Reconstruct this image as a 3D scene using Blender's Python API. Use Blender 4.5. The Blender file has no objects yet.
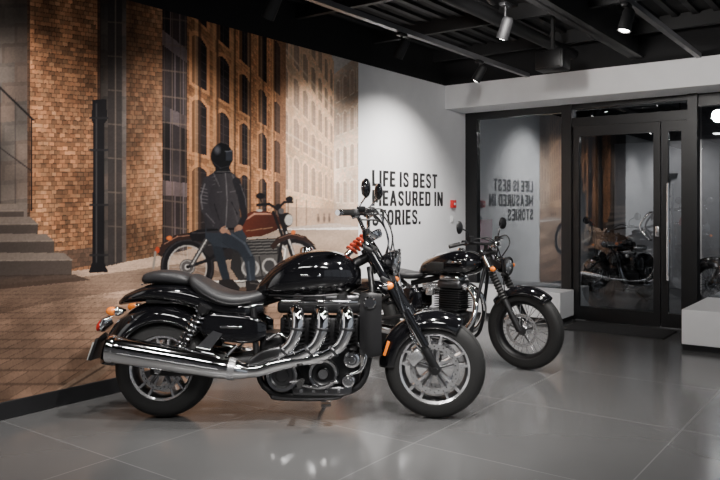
import bpy, bmesh, math, random
import numpy as np
from mathutils import Vector, Matrix
random.seed(3)
rad=math.radians
scene=bpy.context.scene
COL=scene.collection

# ------------------------------------------------------------------ materials
MATS={}
def mat(name,col,rough=.5,metal=0,coat=0,bump=0,bscale=60,var=.06,vscale=6,emis=None,es=0,alpha=None):
    if name in MATS: return MATS[name]
    m=bpy.data.materials.new(name); m.use_nodes=True
    nt=m.node_tree; N=nt.nodes; L=nt.links
    b=N['Principled BSDF']
    b.inputs['Roughness'].default_value=rough; b.inputs['Metallic'].default_value=metal
    if coat:
        b.inputs['Coat Weight'].default_value=coat; b.inputs['Coat Roughness'].default_value=.04
    tc=N.new('ShaderNodeTexCoord'); nz=N.new('ShaderNodeTexNoise'); nz.inputs['Scale'].default_value=vscale
    nz.inputs['Detail'].default_value=4
    L.new(tc.outputs['Object'],nz.inputs['Vector'])
    cr=N.new('ShaderNodeValToRGB'); L.new(nz.outputs['Fac'],cr.inputs['Fac'])
    cr.color_ramp.elements[0].position=.3; cr.color_ramp.elements[1].position=.7
    cr.color_ramp.elements[0].color=tuple(max(0,c*(1-var)) for c in col)+(1,)
    cr.color_ramp.elements[1].color=tuple(min(1,c*(1+var)) for c in col)+(1,)
    L.new(cr.outputs['Color'],b.inputs['Base Color'])
    if bump:
        n2=N.new('ShaderNodeTexNoise'); n2.inputs['Scale'].default_value=bscale
        L.new(tc.outputs['Object'],n2.inputs['Vector'])
        bp=N.new('ShaderNodeBump'); bp.inputs['Strength'].default_value=bump; bp.inputs['Distance'].default_value=.004
        L.new(n2.outputs['Fac'],bp.inputs['Height']); L.new(bp.outputs['Normal'],b.inputs['Normal'])
    if emis:
        b.inputs['Emission Color'].default_value=tuple(emis)+(1,); b.inputs['Emission Strength'].default_value=es
    MATS[name]=m
    return m
GB=mat('gloss_black_paint',(.004,.004,.005),.08,0,1)
SB=mat('satin_black',(.009,.009,.010),.42,.2)
EB=mat('engine_black',(.012,.012,.013),.36,.5,bump=.1)
CH=mat('chrome',(.95,.95,.97),.06,1)
AL=mat('brushed_aluminium',(.66,.66,.67),.24,.85,bump=.05,bscale=200)
PW=mat('polished_wheel',(.80,.80,.82),.16,.8)
DK=mat('dark_steel',(.16,.16,.165),.3,1)
RU=mat('tyre_rubber',(.010,.010,.010),.6,bump=.15,bscale=120)
LE=mat('black_leather',(.022,.022,.024),.42,bump=.25,bscale=180)
AM=mat('amber_lens',(.9,.22,.02),.15,coat=1,emis=(1,.25,.02),es=.08)
RD=mat('red_lens',(.6,.02,.015),.15,coat=1)
RS=mat('red_spring',(.62,.07,.03),.3,coat=.6)
LN=mat('headlamp_lens',(.35,.37,.39),.06,.8,coat=1)
MI=mat('mirror_face',(.35,.37,.4),.03,1)
PL=mat('number_plate',(.35,.35,.33),.5)

# ------------------------------------------------------------------ geometry
CUR={'T':Matrix.Identity(4),'parent':None}
def empty(name,loc=(0,0,0),rz=0,parent=None):
    e=bpy.data.objects.new(name,None); e.empty_display_size=.2
    e.location=loc; e.rotation_euler=(0,0,rz); COL.objects.link(e)
    if parent: e.parent=parent
    return e
def part(name,m,*geos,smooth=True,sharp=38,solid=0):
    V=[];F=[]
    for g in geos:
        o=len(V); V+= [tuple(v) for v in g[0]]; F+=[tuple(i+o for i in f) for f in g[1]]
    T=CUR['T']; V=[T@Vector(v) for v in V]
    me=bpy.data.meshes.new(name); me.from_pydata(V,[],F)
    bm=bmesh.new(); bm.from_mesh(me)
    bmesh.ops.remove_doubles(bm,verts=bm.verts,dist=2e-5)
    bmesh.ops.recalc_face_normals(bm,faces=bm.faces)
    bm.to_mesh(me); bm.free()
    if smooth:
        me.polygons.foreach_set('use_smooth',[True]*len(me.polygons))
        me.set_sharp_from_angle(angle=rad(sharp))
    me.materials.append(m)
    ob=bpy.data.objects.new(name,me); COL.objects.link(ob)
    ob.parent=CUR['parent']
    if solid:
        s=ob.modifiers.new('solid','SOLIDIFY'); s.thickness=solid; s.offset=0
    return ob
def crom(P,res):
    P=[np.array(p,float) for p in P]
    if res<=1 or len(P)<3: return P
    Q=[2*P[0]-P[1]]+P+[2*P[-1]-P[-2]]; out=[]
    for i in range(1,len(Q)-2):
        a,b,c,d=Q[i-1],Q[i],Q[i+1],Q[i+2]
        for k in range(res):
            t=k/res
            out.append(.5*((2*b)+(-a+c)*t+(2*a-5*b+4*c-d)*t*t+(-a+3*b-3*c+d)*t**3))
    out.append(P[-1]); return out
def g_tube(pts,r,n=12,res=6):
    rr=r if isinstance(r,(list,tuple)) else [r]*len(pts)
    P=crom([list(p)+[q] for p,q in zip(pts,rr)],res)
    C=[Vector(p[:3]) for p in P]; R=[max(1e-4,p[3]) for p in P]
    V=[];F=[]; up=None
    for i,c in enumerate(C):
        d=(C[min(i+1,len(C)-1)]-C[max(i-1,0)]).normalized()
        if up is None:
            up=d.orthogonal().normalized()
        else:
            up=(up-d*up.dot(d)).normalized()
        s=d.cross(up)
        for k in range(n):
            a=2*math.pi*k/n; V.append(c+(up*math.cos(a)+s*math.sin(a))*R[i])
    for i in range(len(C)-1):
        for k in range(n):
            k2=(k+1)%n; F.append((i*n+k,i*n+k2,(i+1)*n+k2,(i+1)*n+k))
    F.append(tuple(range(n))[::-1]); F.append(tuple((len(C)-1)*n+k for k in range(n)))
    return V,F
def g_lathe(prof,c,ax,n=40,closed=False):
    c=Vector(c); a=Vector(ax).normalized(); u=a.orthogonal().normalized(); v=a.cross(u)
    V=[];F=[]; m=len(prof)
    for k in range(n):
        t=2*math.pi*k/n; d=u*math.cos(t)+v*math.sin(t)
        for r,h in prof: V.append(c+a*h+d*r)
    for k in range(n):
        k2=(k+1)%n
        for j in range(m if closed else m-1):
            j2=(j+1)%m
            F.append((k*m+j,k*m+j2,k2*m+j2,k2*m+j))
    return V,F
def g_loft(secs,n=32,res=5):
    S=crom([list(s)+([2.3] if len(s)<6 else []) for s in secs],res)
    V=[];F=[]
    for s in S:
        x,y,z,hw,hh,e=s[:6]; hw=max(hw,.001); hh=max(hh,.001)
        for k in range(n):
            t=2*math.pi*k/n; cc,ss=math.cos(t),math.sin(t)
            V.append((x,y+hw*math.copysign(abs(cc)**(2/e),cc),z+hh*math.copysign(abs(ss)**(2/e),ss)))
    for i in range(len(S)-1):
        for k in range(n):
            k2=(k+1)%n; F.append((i*n+k,i*n+k2,(i+1)*n+k2,(i+1)*n+k))
    F.append(tuple(range(n))[::-1]); F.append(tuple((len(S)-1)*n+k for k in range(n)))
    return V,F
def g_box(c,s,bev=0,rot=None,seg=2):
    bm=bmesh.new(); bmesh.ops.create_cube(bm,size=1)
    for v in bm.verts: v.co=Vector((v.co.x*s[0],v.co.y*s[1],v.co.z*s[2]))
    if bev: bmesh.ops.bevel(bm,geom=bm.edges[:],offset=bev,segments=seg,affect='EDGES',profile=.5)
    M=Matrix.Translation(Vector(c))@(rot.to_4x4() if rot else Matrix.Identity(4))
    bm.verts.index_update()
    V=[M@v.co for v in bm.verts]; F=[tuple(v.index for v in f.verts) for f in bm.faces]; bm.free()
    return V,F
def g_plate(pts,y0,y1):
    n=len(pts); V=[(p[0],y0,p[1]) for p in pts]+[(p[0],y1,p[1]) for p in pts]
    F=[tuple(range(n)),tuple(range(n,2*n))[::-1]]+[(i,(i+1)%n,n+(i+1)%n,n+i) for i in range(n)]
    return V,F
def mir(g): return [(v[0],-v[1],v[2]) for v in g[0]],[f[::-1] for f in g[1]]
def both(g): return g,mir(g)
def g_fender(cx,cz,R,hw,a0,a1,drop=.1,n=36,m=14,ext=95,taper=.0):
    V=[];F=[]
    for i in range(n+1):
        f=i/n; a=rad(a0+(a1-a0)*f)
        k=1-taper*(abs(2*f-1)**3)
        for j in range(m+1):
            t=rad(-ext+2*ext*j/m)
            y=hw*k*math.sin(t); r=R-drop*(1-math.cos(t))
            V.append((cx+r*math.cos(a),y,cz+r*math.sin(a)))
    for i in range(n):
        for j in range(m): F.append((i*(m+1)+j,i*(m+1)+j+1,(i+1)*(m+1)+j+1,(i+1)*(m+1)+j))
    return V,F
def g_coil(p0,p1,R,turns,r):
    p0=Vector(p0);p1=Vector(p1); d=(p1-p0); a=d.normalized(); u=a.orthogonal().normalized(); v=a.cross(u)
    pts=[]
    N=int(turns*14)
    for i in range(N+1):
        t=2*math.pi*turns*i/N; pts.append(tuple(p0+d*(i/N)+(u*math.cos(t)+v*math.sin(t))*R))
    return g_tube(pts,r,8,1)
def g_ell(c,r,n=20):
    prof=[(math.sin(math.pi*i/12),-math.cos(math.pi*i/12)) for i in range(13)]
    V,F=g_lathe(prof,(0,0,0),(0,0,1),n)
    return [(c[0]+v[0]*r[0],c[1]+v[1]*r[1],c[2]+v[2]*r[2]) for v in V],F
def g_bar(p0,p1,w0,w1,t0,t1):
    p0=Vector(p0);p1=Vector(p1); d=(p1-p0).normalized(); s=Vector((-d.z,0,d.x)); Y=Vector((0,1,0)); V=[]
    for p,w,t in ((p0,w0,t0),(p1,w1,t1)):
        V+=[p+s*w+Y*t*.5,p+s*w*.5+Y*t,p-s*w*.5+Y*t,p-s*w+Y*t*.5,p-s*w-Y*t*.5,p-s*w*.5-Y*t,p+s*w*.5-Y*t,p+s*w-Y*t*.5]
    F=[(i,(i+1)%8,8+(i+1)%8,8+i) for i in range(8)]+[tuple(range(8))[::-1],tuple(range(8,16))]
    return V,F

def wheel(pre,cx,cz,R,hw,rr,style,rim):
    c=(cx,0,cz); Y=(0,1,0)
    prof=[]
    for i in range(61):
        t=math.pi*i/60; cc=-math.cos(t)
        y=hw*math.copysign(abs(cc)**.85,cc); r=rr+(R-rr)*abs(math.sin(t))**.62
        if r>R-.035:
            for g in (.0,.32,.62):
                if abs(abs(y)-g*hw)<.035*hw+.001: r-=.007
        prof.append((r,y))
    prof+=[(rr-.006,hw*.9),(rr-.006,-hw*.9)]
    part(pre+'_tyre',RU,g_lathe(prof,c,Y,72,True))
    w=hw*.86
    rp=[(rr+.006,-w),(rr+.002,-w*.93),(rr-.014,-w*.85),(rr-.026,-w*.45),(rr-.030,0),(rr-.026,w*.45),(rr-.014,w*.85),(rr+.002,w*.93),(rr+.006,w),(rr-.002,w*.98),(rr-.020,w*.85),(rr-.036,w*.45),(rr-.040,0),(rr-.036,-w*.45),(rr-.020,-w*.85),(rr-.002,-w*.98)]
    part(pre+'_rim',SB if style=='wire' else DK,g_lathe(rp,c,Y,72,True))
    if style=='cast':
        part(pre+'_rim_lip',rim,*[g_lathe([(rr+.010,s*w*1.02),(rr-.004,s*w*1.06),(rr-.020,s*w*.92),(rr-.008,s*w*.9)],c,Y,72,True) for s in (-1,1)])
    hub=[(0,-.075),(.02,-.075),(.024,-.07),(.045,-.06),(.05,-.05),(.036,-.035),(.036,.035),(.05,.05),(.045,.06),(.024,.07),(.02,.075),(0,.075)]
    part(pre+'_hub',AL,g_lathe(hub,c,Y,32))
    sp=[]
    if style=='cast':
        for k in range(5):
            a=2*math.pi*k/5+.3
            for s in (-1,1):
                a0=a+s*.30; a1=a+s*.20
                p0=(cx+.04*math.cos(a0),0,cz+.04*math.sin(a0)); p1=(cx+(rr-.02)*math.cos(a1),0,cz+(rr-.02)*math.sin(a1))
                sp.append(g_bar(p0,p1,.012,.014,hw*.66,hw*.78))
        part(pre+'_spokes',rim,*sp,sharp=30)
    else:
        for k in range(36):
            a=2*math.pi*k/36; s=1 if k%2 else -1; q=1 if (k//2)%2 else -1
            b=a+q*.55
            sp.append(g_tube([(cx+.045*math.cos(b),s*.045,cz+.045*math.sin(b)),(cx+(rr-.035)*math.cos(a),s*.006,cz+(rr-.035)*math.sin(a))],.003,6,1))
        part(pre+'_spokes',AL,*sp)
def disc(pre,cx,cz,y,R):
    part(pre+'_brake_disc',AL,g_lathe([(R*.80,-.003),(R,-.003),(R,.003),(R*.80,.003)],(cx,y,cz),(0,1,0),56,True))
    arms=[]
    for k in range(5):
        a=2*math.pi*k/5+.3
        arms.append(g_bar((cx+.03*math.cos(a),y,cz+.03*math.sin(a)),(cx+R*.82*math.cos(a),y,cz+R*.82*math.sin(a)),.008,.006,.004,.004))
    arms.append(g_lathe([(0,-.012),(.035,-.012),(.04,.0),(.035,.012),(0,.012)],(cx,y,cz),(0,1,0),28))
    part(pre+'_disc_carrier',DK,*arms)
    h=[]
    for k in range(32):
        a=2*math.pi*k/32; r=R*(.86 if k%2 else .93)
        h.append(g_lathe([(0,-.0036),(.004,-.0036),(.004,.0036),(0,.0036)],(cx+r*math.cos(a),y,cz+r*math.sin(a)),(0,1,0),8))
    part(pre+'_disc_drillings',SB,*h)
def bolts(c,R,n,y,r=.007):
    return [g_lathe([(0,-.008),(r*.7,-.008),(r,-.005),(r,.004),(0,.004)],(c[0]+R*math.cos(2*math.pi*k/n+.2),y,c[1]+R*math.sin(2*math.pi*k/n+.2)),(0,1,0),10) for k in range(n)]
def cover(name,c,R,y,m,dep=.04):
    part(name,m,g_lathe([(0,-dep),(R*.35,-dep),(R*.42,-dep*.8),(R*.62,-dep*.8),(R*.7,-dep*.95),(R*.86,-dep*.9),(R*.95,-dep*.6),(R,-dep*.2),(R,.02),(0,.02)],(c[0],y,c[1]),(0,1,0),44))
def finish(root,loc,rz,lean):
    R=Matrix.Rotation(rz,4,'Z')@Matrix.Rotation(lean,4,'X')
    mz=1e9
    for o in root.children:
        if o.type=='MESH':
            for v in o.data.vertices:
                z=(R@v.co).z
                if z<mz: mz=z
    root.rotation_mode='XYZ'
    root.rotation_euler=R.to_euler('XYZ'); root.location=(loc[0],loc[1],-mz+.0005)

# ------------------------------------------------------------------ cruiser
def build_cruiser():
    root=empty('cruiser_motorcycle'); CUR['parent']=root; CUR['T']=Matrix.Identity(4)
    wheel('rear',0,.325,.325,.118,.215,'cast',PW)
    disc('rear',0,.325,-.105,.14)
    part('rear_fender',GB,g_fender(0,.335,.43,.155,42,178,.13,taper=.12),solid=.006)
    part('tail_cowl',GB,g_loft([(-.31,0,.745,.05,.02,2),(-.24,0,.775,.12,.04,2.2),(-.08,0,.81,.165,.06,2.4),(.15,0,.79,.175,.075,2.6),(.38,0,.72,.165,.075,2.8),(.55,0,.70,.15,.07,3),(.66,0,.72,.11,.05,3)]))
    part('tail_light',RD,g_loft([(-.455,0,.58,.05,.03,2.5),(-.43,0,.60,.06,.04,2.5),(-.39,0,.62,.05,.035,2.5)]))
    part('tail_light_bezel',CH,g_loft([(-.425,0,.595,.07,.048,2.5),(-.40,0,.61,.072,.05,2.5),(-.35,0,.64,.05,.035,2.5)]))
    part('plate_bracket',SB,g_box((-.46,0,.44),(.02,.17,.15),.006,Matrix.Rotation(rad(18),3,'Y')),g_tube([(-.40,0,.53),(-.45,0,.49)],.02,10,1))
    part('number_plate',PL,g_box((-.475,0,.43),(.006,.19,.12),.002,Matrix.Rotation(rad(18),3,'Y')))
    for nm,f in (('r',lambda g:g),('l',mir)):
        part('rear_signal_'+nm,AM,f(g_ell((-.30,-.20,.70),(.036,.028,.028))))
        part('rear_signal_cup_'+nm,CH,f(g_lathe([(.0,-.05),(.018,-.045),(.03,-.02),(.031,0),(.026,0),(0,-.01)],(-.27,-.20,.70),(-1,0,0),24)),f(g_tube([(-.24,-.12,.70),(-.26,-.195,.70)],.009,10,1)))
    sh0=(.30,-.185,.735); sh1=(.10,-.185,.40)
    part('shock_springs',CH,*both(g_coil((.275,-.185,.69),(.145,-.185,.475),.036,8,.0075)))
    part('shock_bodies',SB,*both(g_tube([sh0,sh1],.02,14,1)),*both(g_lathe([(0,-.03),(.03,-.03),(.04,-.01),(.04,.02),(0,.02)],(.29,-.185,.715),(.2,0,.33),20)))
    part('shock_collars',CH,*both(g_lathe([(0,-.02),(.042,-.02),(.042,.01),(.03,.03),(0,.03)],(.135,-.185,.455),(.2,0,.33),20)))
    part('swingarm',SB,*both(g_loft([(-.05,-.155,.325,.02,.035,3),(.1,-.155,.33,.025,.045,3),(.4,-.15,.345,.03,.05,3),(.66,-.13,.37,.04,.06,3)])))
    part('rear_axle_nut',CH,g_lathe([(0,-.2),(.02,-.2),(.028,-.19),(.028,-.15),(0,-.15)],(0,0,.325),(0,1,0),6),sharp=20)
    part('passenger_seat',LE,g_loft([(-.16,0,.895,.05,.015,2.4),(-.13,0,.905,.105,.036,2.6),(-.03,0,.915,.135,.046,2.8),(.08,0,.908,.135,.046,2.8),(.15,0,.895,.12,.036,2.6),(.185,0,.885,.08,.02,2.4)]))
    part('passenger_seat_trim',CH,g_tube([(-.14,-.10,.865),(-.16,0,.868),(-.14,.10,.865)],.006,8,6))
    part('rider_seat',LE,g_loft([(.16,0,.90,.07,.02,2.4),(.19,0,.885,.15,.05,2.6),(.27,0,.835,.185,.064,2.8),(.37,0,.785,.195,.06,2.8),(.48,0,.765,.18,.052,2.8),(.58,0,.775,.135,.05,2.6),(.66,0,.80,.09,.045,2.4),(.70,0,.82,.06,.03,2.2)]))
    part('seat_piping',SB,*both(g_tube([(.20,-.15,.875),(.28,-.186,.815),(.38,-.197,.765),(.48,-.182,.745),(.58,-.138,.755)],.006,8,6)))
    part('fuel_tank',GB,g_loft([(.60,0,.815,.05,.03,2.2),(.65,0,.845,.11,.07,2.3),(.75,0,.89,.175,.12,2.4),(.90,0,.925,.218,.155,2.5),(1.05,0,.94,.224,.158,2.5),(1.17,0,.935,.195,.138,2.4),(1.25,0,.925,.135,.10,2.3),(1.295,0,.915,.07,.055,2.1)],44,7))
    part('tank_filler_cap',CH,g_lathe([(0,.03),(.03,.03),(.042,.02),(.046,.0),(.046,-.02),(0,-.02)],(.93,0,1.085),(.0,0,1),28))
    part('tank_badge',CH,*both(g_box((.98,-.222,.93),(.13,.006,.016),.003)))
    part('tank_seam',SB,*both(g_tube([(.70,-.13,.80),(.85,-.19,.80),(1.0,-.205,.80),(1.15,-.17,.81)],.006,8,6)))
    part('side_panels',GB,*both(g_loft([(.24,-.165,.62,.01,.03,3),(.32,-.172,.61,.02,.075,3),(.48,-.172,.59,.022,.09,3),(.62,-.17,.58,.02,.08,3),(.69,-.165,.58,.008,.04,3)])))
    part('side_panel_badge',CH,*both(g_box((.47,-.197,.60),(.14,.006,.014),.003)))
    part('frame',SB,g_tube([(1.36,0,1.06),(1.2,0,.98),(.9,0,.84),(.6,0,.74)],.035,12,4),
         *both(g_tube([(1.35,-.04,.98),(1.37,-.11,.80),(1.36,-.14,.5),(1.28,-.14,.22),(.95,-.15,.17),(.68,-.15,.22),(.62,-.15,.5),(.60,-.14,.72)],.02,12,6)),
         *both(g_tube([(.60,-.12,.70),(.3,-.14,.75),(-.1,-.12,.76)],.015,10,4)),
         g_lathe([(0,-.09),(.038,-.09),(.042,-.07),(.034,-.06),(.034,.06),(.042,.07),(.038,.09),(0,.09)],(1.37,0,1.03),(-.45,0,.77),24))
    part('radiator_core',SB,g_box((1.395,0,.62),(.04,.36,.36),.006))
    part('radiator_fins',DK,*[g_box((1.417,0,.455+.018*i),(.006,.33,.004)) for i in range(19)])
    part('radiator_shrouds',SB,*both(g_loft([(1.29,-.185,.62,.012,.19,4),(1.35,-.20,.62,.022,.205,4),(1.43,-.195,.62,.016,.195,4)])))
    part('radiator_caps',CH,*both(g_lathe([(0,-.02),(.03,-.02),(.04,-.008),(.04,.01),(0,.01)],(1.355,-.222,.76),(0,1,0),24)))
    part('crankcase',EB,g_box((.98,0,.35),(.62,.34,.26),.05,seg=4),g_box((.92,0,.21),(.46,.30,.10),.03,seg=3),g_box((.72,0,.46),(.16,.30,.2),.04,seg=3))
    part('cylinder_block',EB,g_box((1.03,0,.56),(.52,.22,.20),.02))
    fins=[];fe=[]
    for x in (.865,1.03,1.195):
        pr=[(0,-.11)]
        for i in range(9):
            z=-.105+.025*i; pr+=[(.066,z),(.080,z+.002),(.080,z+.009),(.066,z+.011)]
        pr+=[(0,.12)]
        fins.append(g_lathe(pr,(x,-.070,.565),(0,0,1),28))
        for i in range(9):
            z=-.105+.025*i; fe.append(g_lathe([(.0795,z+.003),(.0812,z+.003),(.0812,z+.008),(.0795,z+.008)],(x,-.070,.565),(0,0,1),28,True))
    part('finned_cylinders',EB,*fins); part('fin_edges',DK,*fe)
    part('cylinder_head',EB,g_box((1.03,0,.725),(.55,.30,.08),.025,seg=3),*[g_lathe([(0,-.02),(.04,-.02),(.052,0),(.052,.04),(0,.04)],(x,-.14,.68),(0,1,0),24) for x in (.87,1.03,1.19)])
    part('cam_cover',DK,g_loft([(.78,0,.765,.08,.02,4),(.82,0,.775,.11,.035,4),(1.24,0,.775,.11,.035,4),(1.28,0,.765,.08,.02,4)]))
    part('cam_cover_strips',CH,*[g_box((1.03,y,.76),(.50,.012,.018),.004) for y in (-.152,.152)])
    cover('clutch_cover',(.80,.30),.105,-.165,DK,.05)
    part('clutch_cover_ring',CH,g_lathe([(.082,-.05),(.098,-.052),(.104,-.04),(.09,-.03)],(.80,-.165,.30),(0,1,0),44,True))
    cover('alternator_cover',(1.06,.31),.098,-.165,EB,.04)
    part('alternator_ring',CH,g_lathe([(.074,-.04),(.090,-.042),(.097,-.03),(.082,-.02)],(1.06,-.165,.31),(0,1,0),44,True),g_lathe([(0,-.05),(.03,-.05),(.036,-.04),(.036,-.03),(0,-.03)],(1.06,-.165,.31),(0,1,0),30))
    cover('water_pump_cover',(1.24,.40),.058,-.165,CH,.05)
    cover('oil_filter_cover',(1.22,.27),.045,-.165,CH,.06)
    part('sump_side_cover',DK,g_loft([(.86,-.155,.20,.01,.02,3),(.90,-.165,.20,.02,.03,3),(1.18,-.165,.20,.02,.03,3),(1.24,-.155,.21,.01,.02,3)]))
    part('engine_bolts',CH,*bolts((.80,.30),.094,10,-.205),*bolts((1.06,.31),.086,8,-.205),*[g_lathe([(0,-.01),(.01,-.01),(.012,0),(.012,.02),(0,.02)],(x,-.19,.20),(0,1,0),10) for x in (.92,1.0,1.08,1.16)])
    hd=[];fl=[]
    for x0 in (.905,1.06,1.215):
        hd.append(g_tube([(x0-.045,-.13,.60),(x0-.04,-.19,.665),(x0-.022,-.24,.705),(x0-.002,-.28,.69),(x0+.004,-.298,.625),(x0-.014,-.30,.555),(x0-.055,-.294,.49),(x0-.14,-.283,.44),(x0-.26,-.27,.41)],[.034,.037,.040,.041,.041,.040,.038,.035,.033],22,6))
        fl.append(g_lathe([(.039,-.008),(.046,-.008),(.048,0),(.046,.008),(.039,.008)],(x0+.003,-.299,.60),(-.1,-.02,-1),24,True))
        fl.append(g_lathe([(.034,-.008),(.043,-.008),(.045,0),(.043,.008),(.034,.008)],(x0-.085,-.289,.468),(-.8,.0,-.6),24,True))
    part('exhaust_headers',CH,*hd); part('header_clamps',DK,*fl)
    part('collector_pipe',CH,g_tube([(1.06,-.268,.42),(.9,-.27,.405),(.76,-.27,.375),(.66,-.27,.345),(.56,-.272,.34)],[.034,.042,.045,.045,.045],18,6))
    part('header_heat_shield',DK,g_loft([(.60,-.285,.39,.01,.02,3),(.68,-.30,.43,.02,.035,3),(.78,-.305,.46,.02,.035,3),(.84,-.30,.47,.008,.015,3)]))
    def muf(y):
        return g_tube([(.60,y,.335),(.52,y,.348),(.42,y,.364),(.25,y,.392),(.0,y,.43),(-.18,y,.458),(-.26,y,.470)],[.042,.06,.072,.078,.081,.083,.08],28,6)
    part('silencer',CH,muf(-.285)); part('silencer_left',CH,muf(.285))
    for y,n in ((-.285,'r'),(.285,'l')):
        part('silencer_tip_'+n,CH,g_lathe([(.083,-.02),(.087,.0),(.085,.02),(.073,.025),(.067,.0),(.067,-.03)],(-.26,y,.470),(-.99,0,.145),32,True))
        part('silencer_bore_'+n,SB,g_lathe([(0,-.01),(.07,-.01),(.07,.002),(0,.002)],(-.265,y,.4705),(-.99,0,.145),32))
        part('silencer_band_'+n,AL,g_lathe([(.06,-.02),(.068,-.02),(.072,.02),(.06,.02)],(.50,y,.351),(-.99,0,.145),32,True))
    part('silencer_strip',DK,g_tube([(.42,-.355,.358),(.15,-.364,.40),(-.20,-.367,.452)],.006,8,5))
    part('silencer_hanger',CH,*both(g_plate([(.22,.44),(.32,.43),(.42,.56),(.36,.58)],-.215,-.205)))
    part('footpegs',RU,*both(g_tube([(.93,-.22,.27),(.93,-.37,.275)],[.017,.02],12,1)),*both(g_tube([(.44,-.2,.42),(.44,-.33,.43)],.015,12,1)))
    part('peg_brackets',CH,*both(g_tube([(.80,-.15,.25),(.86,-.2,.26),(.93,-.23,.27)],.013,10,5)),*both(g_tube([(.50,-.16,.48),(.44,-.21,.42)],.012,10,1)),
         g_tube([(.93,-.20,.24),(1.05,-.24,.23),(1.14,-.30,.28),(1.14,-.36,.285)],.009,10,5),g_box((1.14,-.35,.29),(.05,.06,.014),.005))
    part('side_stand',CH,g_tube([(.92,.15,.20),(.98,.24,.12),(1.03,.33,.045)],.013,12,4),g_box((1.04,.34,.036),(.07,.05,.01),.003))
    part('belly_pan',DK,g_loft([(.70,0,.165,.08,.02,4),(.76,0,.16,.13,.04,4),(1.1,0,.16,.13,.04,4),(1.2,0,.17,.08,.02,4)]))
    part('oil_lines',CH,g_tube([(1.28,-.17,.5),(1.33,-.2,.44),(1.30,-.2,.34),(1.2,-.19,.30)],.011,10,6),g_tube([(.70,-.17,.52),(.78,-.2,.56),(.86,-.19,.5)],.01,10,6))
    part('throttle_bodies',DK,*[g_tube([(x,-.02,.74),(x,-.10,.80),(x-.01,-.16,.785)],[.03,.034,.03],14,4) for x in (.90,1.04,1.18)])
    # --- steering assembly
    Hd=Vector((1.36,0,1.10)); A=(Vector((1.36,0,1.10))-Vector((1.80,0,.33))).normalized()
    CUR['T']=Matrix.Translation(Hd)@Matrix.Rotation(rad(-7),4,A)@Matrix.Translation(-Hd)
    wheel('front',1.78,.33,.33,.078,.235,'cast',PW)
    disc('front_r',1.78,.33,-.082,.16); disc('front_l',1.78,.33,.082,.16)
    def fk(t,y,off=0): return (1.345+.455*t+off,y,1.13-.80*t)
    part('fork_outers',GB,*both(g_tube([fk(0,-.125),fk(.05,-.125),fk(.52,-.125),fk(.54,-.125)],[.029,.031,.031,.027],20,1)))
    part('fork_stanchions',CH,*both(g_tube([fk(.53,-.125),fk(.88,-.125)],.022,18,1)))
    part('fork_bottoms',SB,*both(g_tube([fk(.80,-.125),fk(.86,-.125),fk(1.0,-.12)],[.026,.029,.026],18,3)),*both(g_lathe([(0,-.02),(.022,-.02),(.03,0),(.03,.05),(0,.05)],(1.785,-.135,.33),(0,1,0),20)))
    part('fork_guards',GB,*both(g_tube([fk(.52,-.14,.018),fk(.80,-.14,.02)],.024,14,1)))
    part('calipers',AL,*both(g_box((1.66,-.10,.41),(.10,.06,.075),.015,Matrix.Rotation(rad(-40),3,'Y'))))
    part('triple_clamps',SB,g_box(fk(.03,0),(.07,.32,.035),.012,Matrix.Rotation(rad(29),3,'Y')),g_box(fk(.28,0),(.08,.32,.04),.012,Matrix.Rotation(rad(29),3,'Y')))
    part('fork_caps',CH,*both(g_lathe([(0,.02),(.02,.02),(.028,.01),(.028,-.01),(0,-.01)],fk(-.01,-.125),(-.45,0,.8),20)))
    part('front_fender',GB,g_fender(1.78,.33,.368,.095,58,180,.10,taper=.1),solid=.005)
    part('front_fender_stays',CH,*both(g_tube([(1.62,-.097,.55),(1.66,-.12,.50),(1.70,-.125,.46)],.008,8,3)))
    part('fender_reflection_strips',AM,*both(g_box((1.470,-.092,.46),(.02,.010,.10),.004,Matrix.Rotation(rad(18),3,'Y'))))  # amber strips put in for the orange reflection on the fender tail
    part('handlebar',CH,g_tube([(1.235,-.43,1.345),(1.28,-.34,1.345),(1.31,-.25,1.31),(1.325,-.13,1.24),(1.325,0,1.225),(1.325,.13,1.24),(1.31,.25,1.31),(1.28,.34,1.345),(1.235,.43,1.345)],.0135,14,8))
    part('bar_risers',SB,*both(g_tube([(1.345,-.06,1.11),(1.325,-.06,1.235)],.02,14,1)))
    part('grips',RU,*both(g_tube([(1.225,-.45,1.345),(1.24,-.42,1.345),(1.28,-.34,1.345)],.020,14,3)))
    part('bar_ends',CH,*both(g_lathe([(0,-.02),(.018,-.02),(.022,0),(.02,.015),(0,.015)],(1.222,-.458,1.344),(.45,.8,0),16)))
    part('levers',CH,*both(g_tube([(1.31,-.30,1.345),(1.335,-.35,1.33),(1.30,-.44,1.31)],.007,8,4)))
    part('switch_housings',SB,*both(g_box((1.295,-.305,1.34),(.05,.05,.055),.012)),*both(g_box((1.33,-.27,1.365),(.055,.05,.04),.01)))
    part('mirror_stems',CH,*both(g_tube([(1.30,-.28,1.36),(1.34,-.30,1.41),(1.365,-.34,1.44),(1.37,-.36,1.46)],.006,8,5)))
    part('mirror_heads',GB,*both(g_ell((1.375,-.37,1.495),(.028,.080,.062))))
    part('mirror_glass',MI,*both(g_ell((1.358,-.37,1.495),(.014,.068,.050))))
    part('instrument_pods',CH,*both(g_lathe([(0,-.04),(.03,-.038),(.045,-.02),(.05,.01),(.046,.016),(0,.014)],(1.38,-.06,1.20),(-.5,0,.87),28)))
    part('instrument_faces',SB,*both(g_lathe([(0,.018),(.042,.018),(.042,.012),(0,.012)],(1.38,-.06,1.20),(-.5,0,.87),28)))
    part('headlamp_bowls',GB,*both(g_lathe([(0,-.10),(.03,-.095),(.055,-.07),(.072,-.03),(.078,.0),(.072,.01),(0,.0)],(1.53,-.09,1.02),(1,-.12,-.05),32)))
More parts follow.
